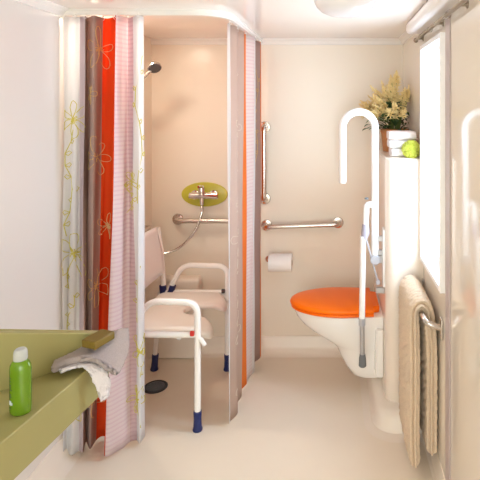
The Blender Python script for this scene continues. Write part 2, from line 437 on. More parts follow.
# right curtain, along the return side towards the back wall
top = [(-.515,2.46),(-.535,2.50),(-.505,2.58),(-.52,2.68),(-.495,2.74),(-.51,2.80),(-.505,2.85),(-.468,2.93),(-.485,3.00),(-.476,3.02),(-.505,3.08),(-.468,3.18),(-.482,3.25)]
bot = [(-.528,2.515),(-.53,2.535),(-.505,2.60),(-.525,2.68),(-.512,2.757),(-.53,2.80),(-.505,2.88),(-.505,2.94),(-.49,2.98),(-.482,3.02),(-.52,3.08),(-.470,3.18),(-.482,3.26)]
cols = [W_, L_, MV, L_, OL, OL, PK, PK, PK, W_, MV, MV, OL]
CM2 = list(CM)
mb, S, N, flower, vine, arc = curtain(top, bot, [W_, TP, TP, TP, OL, OL, PA, PA, W_, MV, MV, OL], ZT, .022)
flower(2.6, 1.55, .09, CR, 31); flower(2.4, .95, .09, CR, 32); flower(2.6, .45, .09, CR, 33); vine(2.4, 1.45, 1.05, CR, 3); vine(2.2, .85, .5, CR, 4); vine(2.5, 1.95, 1.6, CR, 5); flower(2.4, .15, .06, CR, 34)
vine(10.5, 1.9, 1.3, GO, 6)
rc = mb.build('shower_curtain', CM, origin=(-.5, 2.85, .02), solid=.0012, fixn=False)
tag(rc, 'shower curtain drawn along the track towards the back wall beside the toilet', 'curtain', 'shower curtains')
hooks(rc, top, 8, ZT)

# ------------------------------------------------------------------ shower fittings
def flange(mb, c, axis, r=.038):
    mb.lathe([(r, 0), (r, .004), (r * .92, .008), (r * .55, .011), (.017, .016)], c, axis, 24)
def grab_bar(label, a, b, out, r=.0155, stand=.055):
    """a, b: points on the wall; out: wall normal"""
    a, b, out = Vector(a), Vector(b), Vector(out)
    root = thing('grab_bar', (a + b) / 2, label, 'grab bar', 'steel grab bars on the walls')
    mb = MB(); d = (b - a).normalized()
    mb.tube(rounded([a + out * .004, a + out * stand, b + out * stand, b + out * .004], .04, 8), r, 14)
    mb.build('bar', M_steel, root)
    for p in (a, b):
        m2 = MB(); flange(m2, p, out); m2.build('flange', M_steel, root)
z = P(0, 219, 3.25).z
grab_bar('horizontal steel grab bar inside the shower under the oval plate', (P(178,219,3.3).x, YB, .90), (-.565, YB, .90), (0,-1,0))
grab_bar('upright steel grab bar on the back wall beside the curtain', (P(265,127,3.3).x, YB, P(0,127,3.29).z), (P(265,199,3.3).x, YB, P(0,199,3.29).z), (0,-1,0))
grab_bar('horizontal steel grab bar above the toilet paper roll', (P(266.5,225,3.3).x, YB, P(0,225.5,3.29).z), (P(338,225,3.3).x, YB, P(0,223,3.29).z), (0,-1,0))
grab_bar('steel grab bar on the left shower wall showing past the curtain edge', (LX_, 2.55, .885), (LX_, 3.12, .885), (1,0,0))

# mixer on its oval plate
mc = P(203.5, 194.5, 3.29)
mx = thing('shower_mixer', (mc.x, YB, mc.z), 'chrome shower mixer on an oval lime green wall plate', 'shower mixer')
mb = MB(); mb.lathe([(.155, 0), (.157, .004), (.154, .010), (.148, .012)], (mc.x + .006, YB, mc.z), (0,-1,0), 48, sx=1, sy=.53); mb.build('back_plate', M_plate, mx)
mb = MB()
mb.tube([(mc.x-.085, YB-.05, mc.z), (mc.x-.083, YB-.05, mc.z), (mc.x-.05, YB-.05, mc.z), (mc.x+.06, YB-.05, mc.z), (mc.x+.105, YB-.05, mc.z), (mc.x+.11, YB-.05, mc.z)], [.016,.020,.022,.022,.024,.019], 18)
mb.lathe([(.03,0),(.03,.012),(.014,.016),(.014,.05)], (mc.x-.055, YB-.012, mc.z), (0,-1,0), 18); mb.lathe([(.03,0),(.03,.012),(.014,.016),(.014,.05)], (mc.x+.07, YB-.012, mc.z), (0,-1,0), 18)
mb.tube([(mc.x, YB-.05, mc.z), (mc.x, YB-.05, mc.z-.05), (mc.x, YB-.05, mc.z-.062)], [.016,.014,.012], 14)
mb.build('mixer_body', M_chrome, mx)
mb = MB(); mb.tube([(mc.x, YB-.055, mc.z+.01), (mc.x, YB-.06, mc.z+.05), (mc.x, YB-.065, mc.z+.062)], [.024,.022,.016], 18)
mb.tube([(mc.x, YB-.06, mc.z+.055), (mc.x, YB-.10, mc.z+.070), (mc.x, YB-.14, mc.z+.072)], [.012,.009,.007], 12); mb.build('lever', M_chrome, mx)

# hose
pts = [(mc.x, YB-.05, mc.z-.055), (mc.x, YB-.05, mc.z-.075), P(201.5,214,3.24), P(196.5,228,3.23), P(188,240,3.22), P(177,249,3.21), P(164,253.5,3.19), P(150,253,3.16), P(140,246,3.06), P(138,225,2.98), P(136,180,2.93), P(136,130,2.92), P(136,97,2.90), P(138,86,2.90), P(141,79.5,2.90)]
mb = MB(); pp = catmull(pts, 10)
mb.tube(pp, [.0085 if k % 2 else .0072 for k in range(len(pp))], 10)
tag(mb.build('shower_hose', M_steel, origin=pts[5]), 'ribbed metal hose hanging from the shower mixer to the shower head', 'shower hose')

# shower head on its wall arm
hc = P(154.5, 67.5, 2.90)
sh = thing('hand_shower', hc, 'round hand shower head high above the chair', 'shower head')
ax = Vector((.42, -.55, -.72)).normalized()
mb = MB(); mb.lathe([(.012, -.030), (.030, -.022), (.040, -.008), (.042, .004), (.040, .008)], hc, ax, 28); mb.build('head_shell', M_chrome, sh)
mb = MB(); mb.lathe([(.036, .006), (.036, .0095), (.030, .0105)], hc, ax, 28); mb.build('nozzle_face', M_shhead, sh)
mb = MB(); e = P(141, 79.5, 2.90); mb.tube(catmull([hc - ax * .022, hc.lerp(e, .35) + Vector((0,0,.004)), e], 6), .011, 12); mb.build('handle', M_chrome, sh)
mb = MB(); w = Vector((LX_, e.y + .02, e.z + .02)); mb.tube([w, w + Vector((.05,0,0)), e + Vector((-.01,0,.012))], .011, 12); mb.lathe([(.03,0),(.03,.008),(.014,.014)], w, (1,0,0), 20); mb.build('wall_bracket', M_chrome, sh)

# floor drain
dc = P(155.5, 387, 2.885); dc.z = 0
dr = thing('floor_drain', dc, 'round dark drain in the shower floor', 'drain')
mb = MB(); mb.lathe([(.070, 0), (.070, .003), (.066, .006), (.058, .004), (.056, .002)], dc, (0,0,1), 36); mb.build('drain_rim', M_drain, dr)
mb = MB(); mb.lathe([(.052, .001), (.052, .006), (.048, .009), (.02, .011), (.001, .011)], dc, (0,0,1), 36)
for k in range(10):
    a = 2*PI*k/10; mb.tube([(dc.x+.022*math.cos(a), dc.y+.022*math.sin(a), .012), (dc.x+.044*math.cos(a), dc.y+.044*math.sin(a), .010)], .0025, 6)
mb.build('drain_cover', M_draincap, dr)

# ------------------------------------------------------------------ shower chair
NY, FY = 2.50, 3.075
ch = thing('shower_chair', (-.88, 2.79, 0), 'white tubular shower chair with armrests and navy rubber feet', 'chair')
R = .0165
def side(Y):
    fx, ax0 = (-.690 if Y < 2.8 else -.660), -.945                 # front leg and rear of the armrest
    mb = MB()
    mb.tube(rounded([(fx, Y, .085), (fx, Y, .655), (ax0, Y, .662), (-1.03, Y, .50)], .065, 10), R, 14)
    mb.build('armrest', M_whitepaint, ch)
    m2 = MB(); m2.tube([(fx, Y, .40), (fx, Y, .06)], R * .9, 14); lg = m2.build('leg', M_whitepaint, ch)
    m3 = MB(); m3.lathe([(.024, 0), (.025, .006), (.021, .02), (.0195, .06), (.021, .095), (.019, .10)], (fx, Y, 0), (0,0,1), 18); m3.build('rubber_foot', M_navy, lg)['label'] = 'navy rubber foot'
    m4 = MB(); m4.tube([(-1.085, Y, .49), (-1.12, Y, .06)], R * .92, 14); lg = m4.build('leg', M_whitepaint, ch)
    m5 = MB(); m5.lathe([(.024, 0), (.025, .006), (.021, .02), (.0195, .06), (.021, .095), (.019, .10)], (-1.123, Y, 0), Vector((.035/.43, 0, 1)), 18); m5.build('rubber_foot', M_navy, lg)['label'] = 'navy rubber foot'
    m6 = MB(); m6.tube([(-1.08, Y, .490), (-.69, Y, .490)], R * .95, 12); m6.build('seat_rail', M_whitepaint, ch)
    m7 = MB()
    for xx, dx in ((-1.025, .02), (-1.065, -.004)):
        m7.tube([(xx, Y, .475), (xx + dx, Y, .535)], .0215, 14)
    m7.build('socket', M_navy, ch)
    m8 = MB(); m8.box((fx - .034, Y - .024, .490), (fx - .013, Y - .010, .516)); q = m8.build('lock_clip', M_red if Y < 2.8 else M_dark, ch, bevel=(.004, 2)); q['label'] = 'red locking clip' if Y < 2.8 else 'dark locking clip'
    m9 = MB(); m9.tube([(-.70, Y, .480), (-.668, Y - .008, .468), (-.650, Y - .01, .440)], .011, 10); m9.build('rail_end', M_whitepaint, ch)
    mA = MB(); mA.tube(rounded([(-1.063, Y, .50), (-1.072, Y, .72), (-1.10, Y, .90)], .1, 6), R * .95, 14); mA.build('back_post', M_whitepaint, ch)
side(NY); side(FY)
# seat with an open-fronted notch
SX0, SX1, SY0, SY1 = -1.075, -.640, NY + .03, FY - .03
def seat_outline():
    r = .085; pts = []
    def arc(cx, cy, rr, a0, a1, n=8):
        for k in range(n + 1):
            a = a0 + (a1 - a0) * k / n; pts.append((cx + rr * math.cos(a), cy + rr * math.sin(a)))
    arc(SX0 + .05, SY0 + .05, .05, PI, 1.5*PI)
    arc(SX1 - r, SY0 + r, r, -PI/2, PI/2 - .35, 12)
    arc(SX1 - .135, 2.785, .068, -PI/2 + .15 , -1.5*PI - .15, 14)
    arc(SX1 - r, SY1 - r, r, -PI/2 + .35, PI/2, 12)
    arc(SX0 + .05, SY1 - .05, .05, PI/2, PI)
    return pts
so = seat_outline(); n = len(so)
def off(pts, d):
    res = []
    for i in range(len(pts)):
        a = Vector(pts[i-1]); b = Vector(pts[(i+1) % len(pts)]); t = (b - a)
        t = t.normalized() if t.length > 1e-9 else Vector((1, 0)); res.append((pts[i][0] - t.y * d, pts[i][1] + t.x * d))
    return res
mb = MB(); rings = []
for d, zz in ((.012, .468), (.003, .472), (0, .480), (0, .492), (.003, .500), (.010, .505), (.03, .507)):
    rings.append([(p[0], p[1], zz - .055 * max(0, (p[0] + .735) / .095) ** 2) for p in off(so, d)])
mb.loft(rings); mb.build('seat', M_seatpl, ch, smooth=50)
mb = MB()
def backf(u, v):
    return Vector((-1.066 - .018 * math.sin(PI * u) - .048 * v * v, NY + .005 + (FY - NY - .01) * u, .615 + .285 * v))
mb.grid(backf, 16, 10); mb.build('backrest', M_backpl, ch, solid=.02, bevel=(.006, 2))
for xx in (-.80, -1.03):
    mb = MB(); mb.tube([(xx, NY + .045, .452), (xx, FY - .02, .452)], R * .8, 12); mb.build('crossbar', M_whitepaint, ch)

# ------------------------------------------------------------------ toilet
TY = 2.87
wc = thing('toilet', (BX, TY, .112), 'wall-hung white toilet with a closed orange lid', 'toilet')
def dshape(xl, hw, xr, z, n=28, sq=2.0):
    L = min((xr - xl) * .62, .30); pts = []
    for k in range(n + 1):
        a = PI/2 + PI * k / n
        ca, sa = math.cos(a), math.sin(a)
        pts.append((xl + L + L * math.copysign(abs(ca) ** (2/sq), ca), TY + hw * math.copysign(abs(sa) ** (2/sq), sa), z))
    pts.append((xr, TY - hw * .93, z)); pts.append((xr, TY + hw * .93, z))
    return pts
mb = MB()
lev = [(.12,.085,.108),(.105,.095,.115),(.075,.10,.16),(.045,.105,.215),(.025,.115,.262),(-.005,.128,.290),(-.06,.145,.325),(-.125,.158,.365),(-.175,.168,.405),(-.208,.175,.445),(-.222,.178,.478),(-.222,.178,.488),(-.212,.17,.492)]
mb.loft([dshape(x, w_, BX - .001, z_) for x, w_, z_ in lev]); mb.build('bowl', M_ceramic, wc, smooth=60)
mb = MB(); XH = .232
mb.loft([dshape(x, w_, XH, z_) for x, w_, z_ in [(-.232,.178,.4925),(-.240,.184,.497),(-.240,.184,.506),(-.236,.181,.509)]]); mb.build('seat_ring', M_orange, wc, smooth=50)
mb = MB()
mb.loft([dshape(x, w_, XH, z_) for x, w_, z_ in [(-.236,.181,.5105),(-.245,.187,.514),(-.247,.188,.522),(-.243,.185,.530),(-.225,.17,.535),(-.15,.11,.539),(-.05,.03,.541)]]); mb.build('lid', M_orange, wc, smooth=50)
mb = MB()
mb.loft([[(x, y, z_) for x, y in [(XH - .02, TY - .13), (BX - .015, TY - .11), (BX - .015, TY + .11), (XH - .02, TY + .13)]] for z_ in (.494, .531)]); mb.build('hinge_cover', M_orange, wc, bevel=(.01, 3))
mb = MB(); mb.box((BX - .045, TY - .19, .165), (BX - .0005, TY + .19, .43)); mb.build('mounting_plate', M_ceramic, wc, bevel=(.01, 3))

# ------------------------------------------------------------------ folding support rail beside the toilet
SYr = 2.645
sr = thing('support_rail', (BX, SYr, .8), 'white hinged support rail folded up beside the toilet', 'support rail')
a = P(375, 259, SYr); b = P(375, 130, SYr); c = P(342.5, 183, SYr)
mb = MB(); r_ = (a.x - c.x) / 2; zc = P(0, 128, SYr).z
path_ = [a, Vector((a.x, SYr, .95)), Vector((a.x, SYr, 1.2)), Vector((a.x, SYr, zc - .05))] + [Vector((c.x + r_ + r_ * math.cos(t), SYr, zc + r_ * math.sin(t))) for t in [PI * k / 20 for k in range(21)]] + [Vector((c.x, SYr, zc - .08)), Vector((c.x, SYr, c.z + .004)), c]
mb.tube(path_, [.0205] * (len(path_) - 1) + [.017], 16); mb.build('rail_tube', M_whitepaint, sr, smooth=50)
mb = MB(); mb.lathe([(.024, -.028), (.027, -.024), (.027, .02), (.022, .026), (.001, .027)], (a.x, SYr, a.z), (0,-1,0), 22); mb.build('pivot_cap', M_grey, sr)
mb = MB(); mb.box((BX - .012, SYr - .035, .69), (BX + .002, SYr + .035, 1.0)); mb.build('wall_plate', M_whitepaint, sr, bevel=(.004, 2))
for yy in (238, 252):
    p = P(381.5, yy, SYr); m2 = MB(); m2.box((a.x + .012, SYr - .014, p.z - .016), (BX - .008, SYr + .014, p.z + .012)); m2.build('bracket', M_iron, sr, bevel=(.003, 2))
m2 = MB(); m2.box((a.x, SYr - .012, a.z - .02), (BX - .008, SYr + .012, a.z + .02)); m2.build('bracket', M_iron, sr, bevel=(.003, 2))
YL = SYr - .012
mb = MB(); mb.tube(rounded([P(374,205,YL), P(366.5,204,YL), P(365.5,229,YL)], .02, 5), .0165, 12); mb.build('leg_link', M_whitepaint, sr)
mb = MB(); q = P(366.5, 201.5, YL); mb.lathe([(.011,0),(.011,.006),(.008,.009)], q + Vector((0,0,.012)), (0,0,1), 14); mb.build('link_cap', M_greydk, sr)
mb = MB(); mb.tube([P(365.5,224,YL), P(365.5,232,YL), P(364,240,YL)], [.017,.023,.014], 14); mb.build('knee_joint', M_lilacpl, sr)
mb = MB(); mb.tube([P(363,236,YL), P(362,320,YL)], .0165, 14); sl = mb.build('leg', M_whitepaint, sr)
mb = MB(); mb.tube([P(362,318,YL), P(362,325,YL)], .0185, 14); mb.build('height_collar', M_grey, sl)
mb = MB(); mb.tube([P(362,322,YL), P(362.5,358,YL)], .0135, 14); mb.build('inner_leg', M_iron, sl)
mb = MB(); mb.tube([P(362.5,354,YL), P(362.5,358,YL), P(362.5,365.5,YL), P(362.5,366.5,YL)], [.015,.019,.021,.016], 16); mb.build('rubber_foot', M_greydk, sl)
mb = MB(); mb.tube([P(366.5,240,YL), P(378,282,YL)], .0045, 8); mb.lathe([(.012,-.01),(.012,.01)], P(378,282,YL), (0,-1,0), 12); mb.build('strut', M_grey, sr)
mb = MB(); q = P(378,290,SYr); mb.box((q.x - .012, SYr - .012, q.z - .016), (BX, SYr + .012, q.z + .016)); mb.build('strut_bracket', M_iron, sr, bevel=(.004, 2))

# ------------------------------------------------------------------ toilet paper
rcn = P(280.5, 262.5, 3.22)
hold = thing('toilet_roll_holder', (rcn.x, YB, rcn.z), 'small chrome holder on the back wall carrying the toilet roll', 'toilet roll holder')
mb = MB(); hx = rcn.x - .088
mb.tube(rounded([(hx, YB, rcn.z), (hx, rcn.y, rcn.z + .0135), (rcn.x + .07, rcn.y, rcn.z + .0135)], .015, 5), .006, 10); mb.build('rod', M_steel, hold)
mb = MB(); mb.lathe([(.022, 0), (.022, .006), (.012, .010)], (hx, YB, rcn.z), (0,-1,0), 20); mb.build('wall_rosette', M_steel, hold)
mb = MB(); L2 = .076
mb.lathe([(.020, -L2), (.055, -L2), (.0575, -L2 + .004), (.0575, L2 - .004), (.055, L2), (.020, L2)], rcn, (1,0,0), 36, cap0=False, cap1=False)
rl = thing('toilet_roll', rcn - Vector((0,0,.0575)), 'white toilet paper roll below the horizontal grab bar', 'toilet roll')
mb.build('paper', M_paper, rl)
mb = MB(); mb.lathe([(.0198, -L2), (.0198, L2)], rcn, (1,0,0), 24, cap0=False, cap1=False); mb.build('core', M_card, rl, solid=.0015)

# ------------------------------------------------------------------ on the boxing: towels, pompon, plant
def folded(name, label, y0, y1, x0, x1, z0, h, m, seed):
    rnd = random.Random(seed); mb = MB(); n = 14
    # outline in the X-Z plane: fold at the front; swept along Y? fold faces the room, so profile in Y-Z swept along X
    rings = []
    nx = 10
    for i in range(nx + 1):
        x = x0 + (x1 - x0) * i / nx; e = 1 - .10 * (abs(2 * i / nx - 1) ** 6)
        ring = []
        for k in range(20):
            a = 2 * PI * k / 20
            cy, cz = math.cos(a), math.sin(a)
            yy = (y0 + y1) / 2 + (y1 - y0) / 2 * math.copysign(abs(cy) ** .35, cy) * e
            zz = z0 + h / 2 + h / 2 * math.copysign(abs(cz) ** .7, cz) * e * (1 + .03 * math.sin(i * 1.3 + seed))
            ring.append((x, yy, max(z0, zz)))
        rings.append(ring)
    mb.loft(rings)
    # visible inner fold crease
    o = mb.build(name, m, origin=((x0+x1)/2, (y0+y1)/2, z0), smooth=60)
    tag(o, label, 'towel', 'folded towels on the boxed column')
TZ = BZ
folded('folded_towel', 'folded white towel at the bottom of the small stack by the plant', 2.635, 2.80, .325, .466, TZ, .047, M_twhite, 1)
folded('folded_towel', 'folded white towel in the middle of the small stack by the plant', 2.64, 2.80, .315, .462, TZ + .047, .045, M_twhite, 2)
folded('folded_towel', 'pale pink folded towel on top of the small stack by the plant', 2.635, 2.80, .312, .458, TZ + .092, .048, M_tpink, 3)
pc = Vector((.424, 2.607 + .0, TZ + .046))
mb = MB(); mb.ball(pc, .040, 16, 10, 0, (1, .8, 1))
for k in range(420):
    z_ = 1 - 2 * (k + .5) / 420; rr = math.sqrt(1 - z_*z_); th = k * 2.39996
    d = Vector((rr * math.cos(th), rr * math.sin(th), z_)); t = d.orthogonal().normalized(); w2 = d.cross(t)
    ang = random.uniform(0, 6.28); t2 = t * math.cos(ang) + w2 * math.sin(ang)
    p0 = pc + Vector((d.x * .037, d.y * .030, d.z * .037)); L = random.uniform(.011, .0155)
    p1 = p0 + Vector((d.x * L, d.y * L * .8, d.z * L * (.9))) + t2 * .003
    s2 = d.cross(t2) * .0045
    mb.add([p0 - s2 * .6, p0 + s2 * .6, p1 + s2, p1 + d * .002, p1 - s2], [(0, 1, 2, 3, 4)])
tag(mb.build('chrysanthemum', M_pom, origin=(pc.x, pc.y, TZ), fixn=False, solid=.0008), 'lime green pompon flower lying in front of the folded towels', 'flower')

# plant
pb = Vector((.388, 3.02, TZ))
pl = thing('potted_plant', pb, 'potted plant with cream feathery plumes on the boxed column', 'plant')
mb = MB(); mb.lathe([(.068, 0), (.072, .004), (.084, .115), (.088, .118), (.088, .138), (.080, .138), (.078, .115), (.001, .112)], pb, (0,0,1), 28); mb.build('pot', M_pot, pl)
rim = pb + Vector((0, 0, .12))
def clampx(p):
    p.x = min(p.x, XR - .012); p.y = min(p.y, YB - .012); return p
mb = MB(); leaves = MB()
heads = []
for k in range(62):
    az = random.uniform(0, 2*PI); sp = random.uniform(.02, .20) ; hgt = random.uniform(.11, .27) * (1.0 - sp * 1.5)
    if k < 4: sp, hgt = random.uniform(.01, .05), random.uniform(.27, .33)
    tip = rim + Vector((sp * math.cos(az) - .035, sp * math.sin(az) * .8 - .03, hgt + .02))
    mid = rim + Vector((sp * .35 * math.cos(az), sp * .35 * math.sin(az), hgt * .55))
    tip = clampx(tip); st = catmull([rim + Vector((.03*math.cos(az), .03*math.sin(az), 0)), clampx(mid), tip], 6)
    mb.tube(st, .0022, 5); heads.append((st, az))
mb.build('stems', M_stem, pl)
for st, az in heads:
    m2 = MB(); tip = st[-1]; d = (tip - st[-4]).normalized()
    Lp = random.uniform(.07, .11)
    for q in range(13):                     # side sprays of tiny blossom, tapering to the tip
        f = q / 12; c0 = tip + d * (Lp * (f - .55)); rad = .034 * (1 - f) + .005
        for w in range(4):
            a = random.uniform(0, 6.28); o1 = d.orthogonal().normalized(); o2 = d.cross(o1)
            e_ = clampx(c0 + (o1 * math.cos(a) + o2 * math.sin(a)) * rad * random.uniform(.6, 1.1) + d * rad * .5)
            m2.tube([clampx(c0.copy()), clampx(c0.lerp(e_, .5) + d * .002), e_], [.0022, .0042, .0012], 4)
    m2.build('flower_plume', M_plume, pl)
def leaf(mbx, base, tip, w, droop):
    base, tip = Vector(base), clampx(Vector(tip)); d = tip - base; sd = d.cross(Vector((0,0,1))).normalized(); up = sd.cross(d).normalized()
    vs = []; n = 6
    for k in range(n + 1):
        t = k / n; c = base + d * t + up * (math.sin(PI * t) * droop); ww = w * math.sin(PI * min(1, t * .95 + .03)) ** .8
        vs += [clampx(c - sd * ww), clampx(c - up * ww * .25), clampx(c + sd * ww)]
    fs = []
    for k in range(n): fs += [(3*k, 3*k+1, 3*k+4, 3*k+3), (3*k+1, 3*k+2, 3*k+5, 3*k+4)]
    mbx.add(vs, fs)
for k in range(70):
    az = random.uniform(0, 2*PI); r1 = random.uniform(.02, .08); L = random.uniform(.05, .09); zz = random.uniform(-.0, .15)
    b_ = rim + Vector((r1 * math.cos(az) - .01, r1 * math.sin(az) - .01, zz)); t_ = b_ + Vector((L * math.cos(az), L * math.sin(az), random.uniform(-.03, .05)))
    leaf(leaves, clampx(b_), t_, random.uniform(.012, .018), .012)
for (px, py) in ((362,131),(364,127),(366,123),(371,124),(369,130),(376,127),(410,118),(407,108)):
    t_ = P(px, py, 2.95); b_ = t_ + Vector((.045 if px < 390 else -.05, .02, .012)); leaf(leaves, b_, t_, .012, .01)
tw = catmull([rim + Vector((-.02,-.03,.03)), P(378,124,2.96), P(370,127,2.95), P(363,130,2.95)], 6); leaves.tube(tw, .002, 5)
leaves.build('leaves', M_leaf, pl, fixn=False)

# ------------------------------------------------------------------ towel rail and bath mat
BXb, BZb = .400, .735
tr = thing('towel_rail', (XR, 2.34, .70), 'steel towel rail under the window carrying the beige mat', 'towel rail')
mb = MB(); YA, YZ = 2.115, 2.545
mb.tube(rounded([(XR - .004, YA, .695), (BXb + .01, YA, BZb - .015), (BXb, YA + .05, BZb), (BXb, YZ - .05, BZb), (BXb + .01, YZ, BZb - .015), (XR - .004, YZ, .715)], .035, 6), .0135, 14); mb.build('bar', M_steel, tr)
for yy, zz in ((YA, .695), (YZ, .715)):
    m2 = MB(); m2.box((XR - .010, yy - .016, zz - .045), (XR, yy + .016, zz + .045)); m2.build('wall_flange', M_steel, tr, bevel=(.005, 3))
# mat: flattened oval of soft cords, swept over the bar from hem to hem
mb = MB()
yc, aH, rC = 2.342, .152, .0235
cl = [(.372, .050), (.369, .2), (.369, .4), (.368, .60), (.367, .70), (.3695, .735), (.378, .758), (.400, .773), (.424, .758), (.434, .735), (.439, .70), (.446, .60), (.449, .4), (.449, .2), (.449, .105)]
cpts = []
for p in catmull([Vector((x, 0, z_)) for x, z_ in cl], 14):
    if not cpts or (p - cpts[-1]).length > .006: cpts.append(p)
per = 4 * aH + 2 * PI * rC; NC = 27; NS = NC * 10
prof = []
for k in range(NS):
    d_ = per * k / NS
    if d_ < 2 * aH: q = (-aH + d_, -rC, 0, -1)
    elif d_ < 2 * aH + PI * rC:
        a_ = -PI / 2 + (d_ - 2 * aH) / rC; q = (aH + rC * math.cos(a_), rC * math.sin(a_), math.cos(a_), math.sin(a_))
    elif d_ < 4 * aH + PI * rC: q = (aH - (d_ - 2 * aH - PI * rC), rC, 0, 1)
    else:
        a_ = PI / 2 + (d_ - 4 * aH - PI * rC) / rC; q = (-aH + rC * math.cos(a_), rC * math.sin(a_), math.cos(a_), math.sin(a_))
    prof.append((q, abs(math.sin(PI * k / 10)) ** 1.2))
rings = []
for i, p in enumerate(cpts):
    a = cpts[max(0, i-1)]; b = cpts[min(len(cpts)-1, i+1)]; t = (b - a).normalized(); nn = Vector((t.z, 0, -t.x))
    e_ = min(i, len(cpts) - 1 - i); endk = (0.55, .85, .96, 1.0)[e_] if e_ < 4 else 1
    ring = []
    sway = .005 * math.sin(p.z * 9)
    for k, (q, rg) in enumerate(prof):
        cordk = k // 10
        tuft = .0022 * math.sin(i * 2.1 + cordk * 2.4) + random.uniform(-.0014, .0014)
        o_ = -.0145 + .0170 * rg + tuft * rg
        v = Vector((0, yc + (q[0] + q[2] * o_) + sway, 0)) + Vector((p.x, 0, p.z)) + nn * ((q[1] + q[3] * o_) * (endk if e_ < 4 else 1))
        v.x = min(v.x, XR - .003)
        ring.append(v)
    rings.append(ring)
mb.loft(rings)
tag(mb.build('bath_mat', M_mat, origin=(.40, 2.34, .05), smooth=80), 'thick ribbed beige bath mat draped over the towel rail', 'bath mat')

# ------------------------------------------------------------------ ceiling lamp and window blind
lc_ = Vector((.052, 1.95, H))
lp = thing('ceiling_lamp', lc_, 'round frosted dome lamp on the ceiling', 'lamp')
mb = MB(); mb.lathe([(.118, 0), (.126, .004), (.128, .028), (.122, .034)], lc_, (0,0,-1), 40); mb.build('lamp_base', M_trim, lp)
mb = MB(); mb.lathe([(.122, .030), (.123, .042), (.115, .062), (.096, .081), (.068, .094), (.035, .101), (.001, .103)], lc_, (0,0,-1), 40); mb.build('lamp_shade', M_lampgl, lp, smooth=60)
bl = thing('roller_blind', (XR, 2.2, 2.06), 'white roller blind housing at the top of the right wall', 'blind')
mb = MB(); prof = [(XR, H - .005), (.412, H - .005), (.402, H - .02), (.400, H - .045), (.408, H - .062), (.425, H - .068), (XR, H - .068)]
mb.loft([[(x, y, z_) for x, z_ in prof] for y in (1.55, 2.64)]); mb.build('housing', M_blind, bl, bevel=(.004, 2))
rd = thing('curtain_rod', (XR, 2.1, 2.0), 'thin dark metal rod running above the window', 'curtain rod')
mb = MB(); zr = 2.018; mb.tube([(.452, 1.6, zr), (.452, 2.62, zr)], .0075, 10); mb.build('rod', M_brass, rd)
for yy in (1.72, 2.1, 2.56):
    m2 = MB(); m2.tube([(XR, yy, zr), (.452, yy, zr)], .006, 8); m2.lathe([(.014,0),(.014,.004)], (XR, yy, zr), (-1,0,0), 14); m2.build('rod_bracket', M_brass, rd)
m2 = MB(); m2.ball((.452, 2.63, zr), .013); m2.build('finial', M_brass, rd)
for yy in (1.9, 2.25, 2.48):
    m2 = MB(); m2.tube([Vector((.452 + .012*math.cos(a), yy, zr - .003 + .012*math.sin(a))) for a in [2*PI*q/14 for q in range(14)]], .0018, 6, closed=True); m2.build('rod_ring', M_brass, rd)

# ------------------------------------------------------------------ olive counter with splash panel
CZ, CT = .843, .121
def fx(Y): return -.80 + .1276 * (Y - 1.174)          # front edge line
tip = (fx(1.622), 1.622)
ct = thing('counter', (XL, 1.2, CZ - CT), 'olive green washstand counter along the left wall', 'counter')
mb = MB(); mb.prism([(fx(.5), .5), tip, (tip[0] - .03, 1.655), (XL + .0005, 1.66), (XL + .0005, .5)], CZ - CT, CZ); mb.build('worktop', M_olive, ct, smooth=None, bevel=(.004, 3))
def ztopline(Y): return CAMZ - 225.0 * Y / F
d = Vector((.204, .233)).normalized(); nrm = Vector((-d.y, d.x))
p0 = Vector((XL + .001, 1.389 - (-.947 - XL) / .204 * .233)); p1 = Vector((tip[0] - .008, tip[1] - .006))
pts = [p0, p1, p1 + nrm * .03, p0 + nrm * .03]
pts[3].x = XL + .001; pts[3].y = p0.y + .045
mb = MB(); mb.prism(pts, CZ - .001, [ztopline(p0.y), ztopline(p1.y), ztopline(p1.y), ztopline(p0.y)]); mb.build('splash_panel', M_olive, ct, smooth=None, bevel=(.004, 3))

# bottle
bq = P(20.5, 411, 1.295); bq.z = CZ
bo = thing('shampoo_bottle', bq, 'green gel bottle with a clear cap standing on the olive counter', 'bottle')
mb = MB(); mb.lathe([(.022, 0), (.0265, .004), (.0275, .012), (.0275, .118), (.0262, .128), (.021, .137), (.0155, .141), (.0145, .146)], bq, (0,0,1), 36, sx=1.0, sy=.75); mb.build('bottle_body', M_gel, bo, smooth=50)
mb = MB(); mb.lathe([(.0165, .142), (.0172, .146), (.0166, .160), (.0150, .167), (.012, .170), (.001, .171)], bq, (0,0,1), 28); mb.build('cap', M_cap, bo)
def wrap(mbx, a0, a1, z0, z1, mi=0):
    n = 6; vs = []
    for k in range(n + 1):
        a = a0 + (a1 - a0) * k / n
        for zz in (z0, z1): vs.append((bq.x + .0279 * math.cos(a), bq.y + .0209 * math.sin(a), CZ + zz))
    mbx.add(vs, [(2*k, 2*k+2, 2*k+3, 2*k+1) for k in range(n)], mi)
mb = MB(); wrap(mb, PI + .75, PI + 1.25, .030, .037); wrap(mb, PI + .75, PI + 1.1, .037, .041); mb.build('label_mark', M_sticker, bo, fixn=False, solid=.0004)
mb = MB()
for zz in (.098, .090, .080, .074, .068, .056, .050, .020): wrap(mb, PI + .75, PI + .75 + random.uniform(.25, .45), zz, zz + .0032)
mb.build('label_lettering', M_print, bo, fixn=False, solid=.0004)

